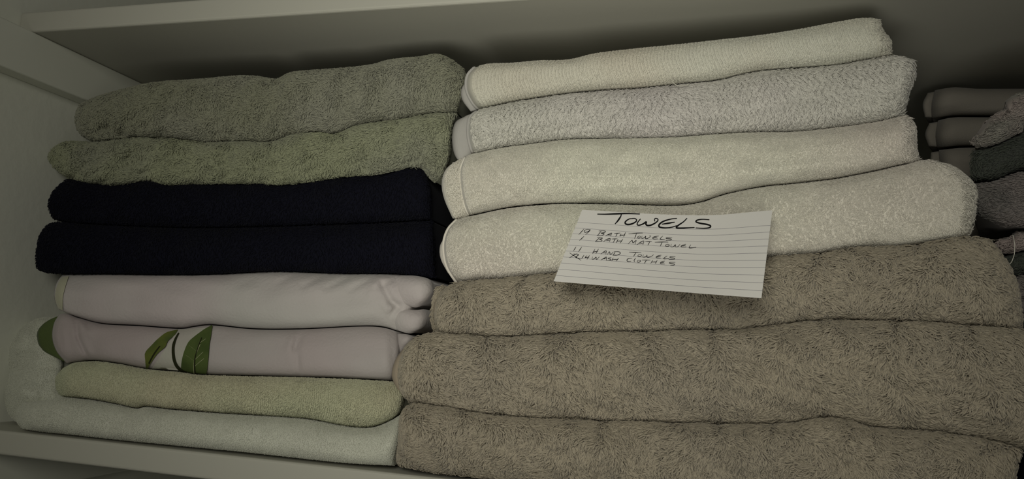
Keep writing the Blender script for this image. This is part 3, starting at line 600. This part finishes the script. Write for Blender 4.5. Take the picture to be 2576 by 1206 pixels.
HEAD = [[(512,240),(600,241),(700,237),(800,234),(937,239)],[(752,240),(745,265),(715,310),(690,338)],
 [(870,285),(830,290),(795,315),(792,335),(815,345),(855,340),(895,320),(907,300),(890,285),(865,284)],
 [(945,290),(920,320),(912,345),(930,353),(970,340),(1005,318),(1000,340),(1015,355),(1050,352),(1095,330),(1122,305),(1118,288),(1098,283),(1088,293),(1090,312)],
 [(1312,284),(1255,290),(1180,312),(1138,342),(1135,368),(1175,379),(1230,378),(1280,368),(1312,357)],[(1165,342),(1235,331),(1290,322)],
 [(1415,283),(1380,318),(1330,352),(1308,376),(1340,382),(1490,376)],
 [(1640,297),(1570,293),(1520,301),(1507,318),(1550,333),(1620,345),(1655,360),(1640,378),(1580,384),(1505,380)]]
BODY = [
 [(375,390),(350,418),(322,447)],[(440,397),(405,395),(377,410),(385,425),(420,415),(439,398),(420,422),(390,447)],
 [(548,412),(530,435),(512,455)],[(525,411),(570,408),(594,416),(575,428),(545,433),(578,438),(570,450),(540,458),(505,456)],[(590,462),(620,446),(655,432),(650,447),(645,465)],[(612,451),(650,450)],[(680,437),(740,432)],[(712,436),(695,468)],[(750,440),(738,465)],[(795,425),(785,447),(775,470)],[(735,455),(790,452)],
 [(826,440),(900,434),(968,432)],[(905,437),(895,465),(885,487)],[(935,462),(918,470),(920,482),(938,480),(947,468),(935,462)],[(962,462),(958,485),(985,478),(1000,462),(995,487),(1020,485),(1048,465),(1045,458),(1036,462)],[(1130,462),(1090,468),(1068,482),(1085,492),(1120,490)],[(1080,477),(1115,473)],[(1170,462),(1145,490),(1152,497),(1190,495)],[(1265,478),(1215,478),(1205,487),(1250,490),(1258,500),(1205,507)],
 [(375,465),(350,488),(330,507)],
 [(530,480),(510,500),(490,515)],[(508,478),(545,477),(562,485),(530,495),(557,503),(545,515),(490,520)],[(572,520),(600,498),(640,487),(632,520)],[(600,506),(635,503)],[(655,492),(712,489)],[(690,492),(670,528)],[(720,495),(700,530)],[(768,492),(740,533)],[(705,515),(755,510)],
 [(820,543),(848,515),(862,505),(870,530),(902,505),(895,530),(890,547)],[(910,550),(945,525),(980,512),(970,550)],[(935,536),(975,535)],[(995,518),(1060,518)],[(1040,520),(1020,555)],
 [(1092,525),(1180,522),(1225,524)],[(1165,525),(1145,565)],[(1220,545),(1200,552),(1202,565),(1225,565),(1240,553),(1220,545)],[(1258,545),(1252,570),(1280,568),(1300,548),(1298,570),(1325,568),(1345,545)],[(1405,545),(1370,555),(1355,568),(1385,575),(1408,570)],[(1368,562),(1400,558)],[(1455,550),(1438,575),(1445,583),(1508,576)],
 [(295,570),(268,612)],[(352,572),(320,620)],
 [(485,595),(462,640)],[(522,592),(495,640)],[(462,625),(515,615)],[(545,645),(575,622),(600,612),(595,648)],[(570,633),(598,630)],[(610,650),(632,620),(642,650),(672,622)],[(690,622),(670,655)],[(680,620),(730,622),(741,638),(710,655),(666,657)],
 [(832,625),(900,628),(952,630)],[(900,630),(875,668)],[(935,648),(920,658),(925,670),(950,665),(955,652),(935,648)],[(975,650),(970,675),(1005,668),(1012,652),(1015,675),(1055,668),(1078,650)],[(1155,655),(1115,665),(1105,680),(1150,685)],[(1112,672),(1150,668)],[(1215,662),(1180,688),(1190,693),(1235,690)],[(1298,668),(1250,670),(1245,680),(1287,685),(1285,697),(1232,700)],
 [(230,632),(280,665),(345,708)],[(305,640),(262,660),(230,682)],[(270,642),(320,650),(290,678),(340,690)],[(375,655),(350,692)],[(405,660),(385,680),(427,675)],[(430,658),(405,698)],
 [(460,672),(458,698),(480,690),(498,675),(500,700),(530,672)],[(545,705),(580,685),(602,675),(600,708)],[(565,693),(600,690)],[(650,680),(620,684),(620,691),(647,697),(640,708),(603,710)],[(670,682),(655,715)],[(725,685),(700,715)],[(660,700),(715,698)],
 [(862,685),(820,692),(808,708),(820,720),(850,718)],[(897,683),(880,712),(888,722)],[(925,706),(912,716),(920,728),(940,722),(947,710),(925,706)],[(960,704),(1045,705)],[(1005,708),(985,738)],[(1070,708),(1050,738)],[(1115,708),(1095,740)],[(1060,725),(1110,722)],[(1190,715),(1155,725),(1148,740),(1190,745)],[(1155,732),(1185,730)],[(1297,728),(1245,728),(1240,737),(1287,745),(1285,755),(1248,757)]]
def writing(name, strokes, wpx, sx=2508/624):
    V = []; Fc = []; hw = wpx/2
    for s_ in strokes:
        s_ = [(x/sx+1376, y/sx+480) for x, y in s_]
        n = max(6, int(sum(math.dist(s_[i], s_[i+1]) for i in range(len(s_)-1))/1.3)); C = resample(s_, n)
        d = np.gradient(C, axis=0); d /= np.maximum(np.linalg.norm(d, axis=1), 1e-6)[:, None]; nn = np.stack([-d[:, 1], d[:, 0]], 1)
        wd = hw*(np.ones(n)-.25*np.cos(np.linspace(0, 2*np.pi, n)))[:, None]
        C = np.vstack([C[:1]-d[:1]*hw*.5, C, C[-1:]+d[-1:]*hw*.5]); nn = np.vstack([nn[:1], nn, nn[-1:]]); wd = np.vstack([wd[:1]*.45, wd, wd[-1:]*.45]); n += 2
        uvL, uvR = card_uv(C+nn*wd), card_uv(C-nn*wd); o = len(V)
        off = .00022
        V += list(card_pt(uvL[:, 0], uvL[:, 1], off)) + list(card_pt(uvR[:, 0], uvR[:, 1], off))
        Fc += [(o+i, o+i+1, o+n+i+1, o+n+i) for i in range(n-1)]
    return link(name, V, Fc, M_ink, card, smooth=False)
writing('handwritten_heading', HEAD, 3.3); writing('handwritten_list', BODY, 1.35)

# set each towel's empty at the base of its body, keeping the meshes where they are
for e in [o for o in COL.objects if o.type == 'EMPTY']:
    ch = [o for o in e.children]
    if not ch: continue
    cos = []
    for o in ch:
        a = np.empty(len(o.data.vertices)*3, dtype=np.float32); o.data.vertices.foreach_get('co', a); a = a.reshape(-1, 3); cos.append((a.min(0), a.max(0)))
    mn = np.min([c[0] for c in cos], 0); mxx = np.max([c[1] for c in cos], 0)
    base = Vector((float((mn[0]+mxx[0])/2), float(mn[1]), float(mn[2])))
    e.location = base
    for o in ch: o.location = -base
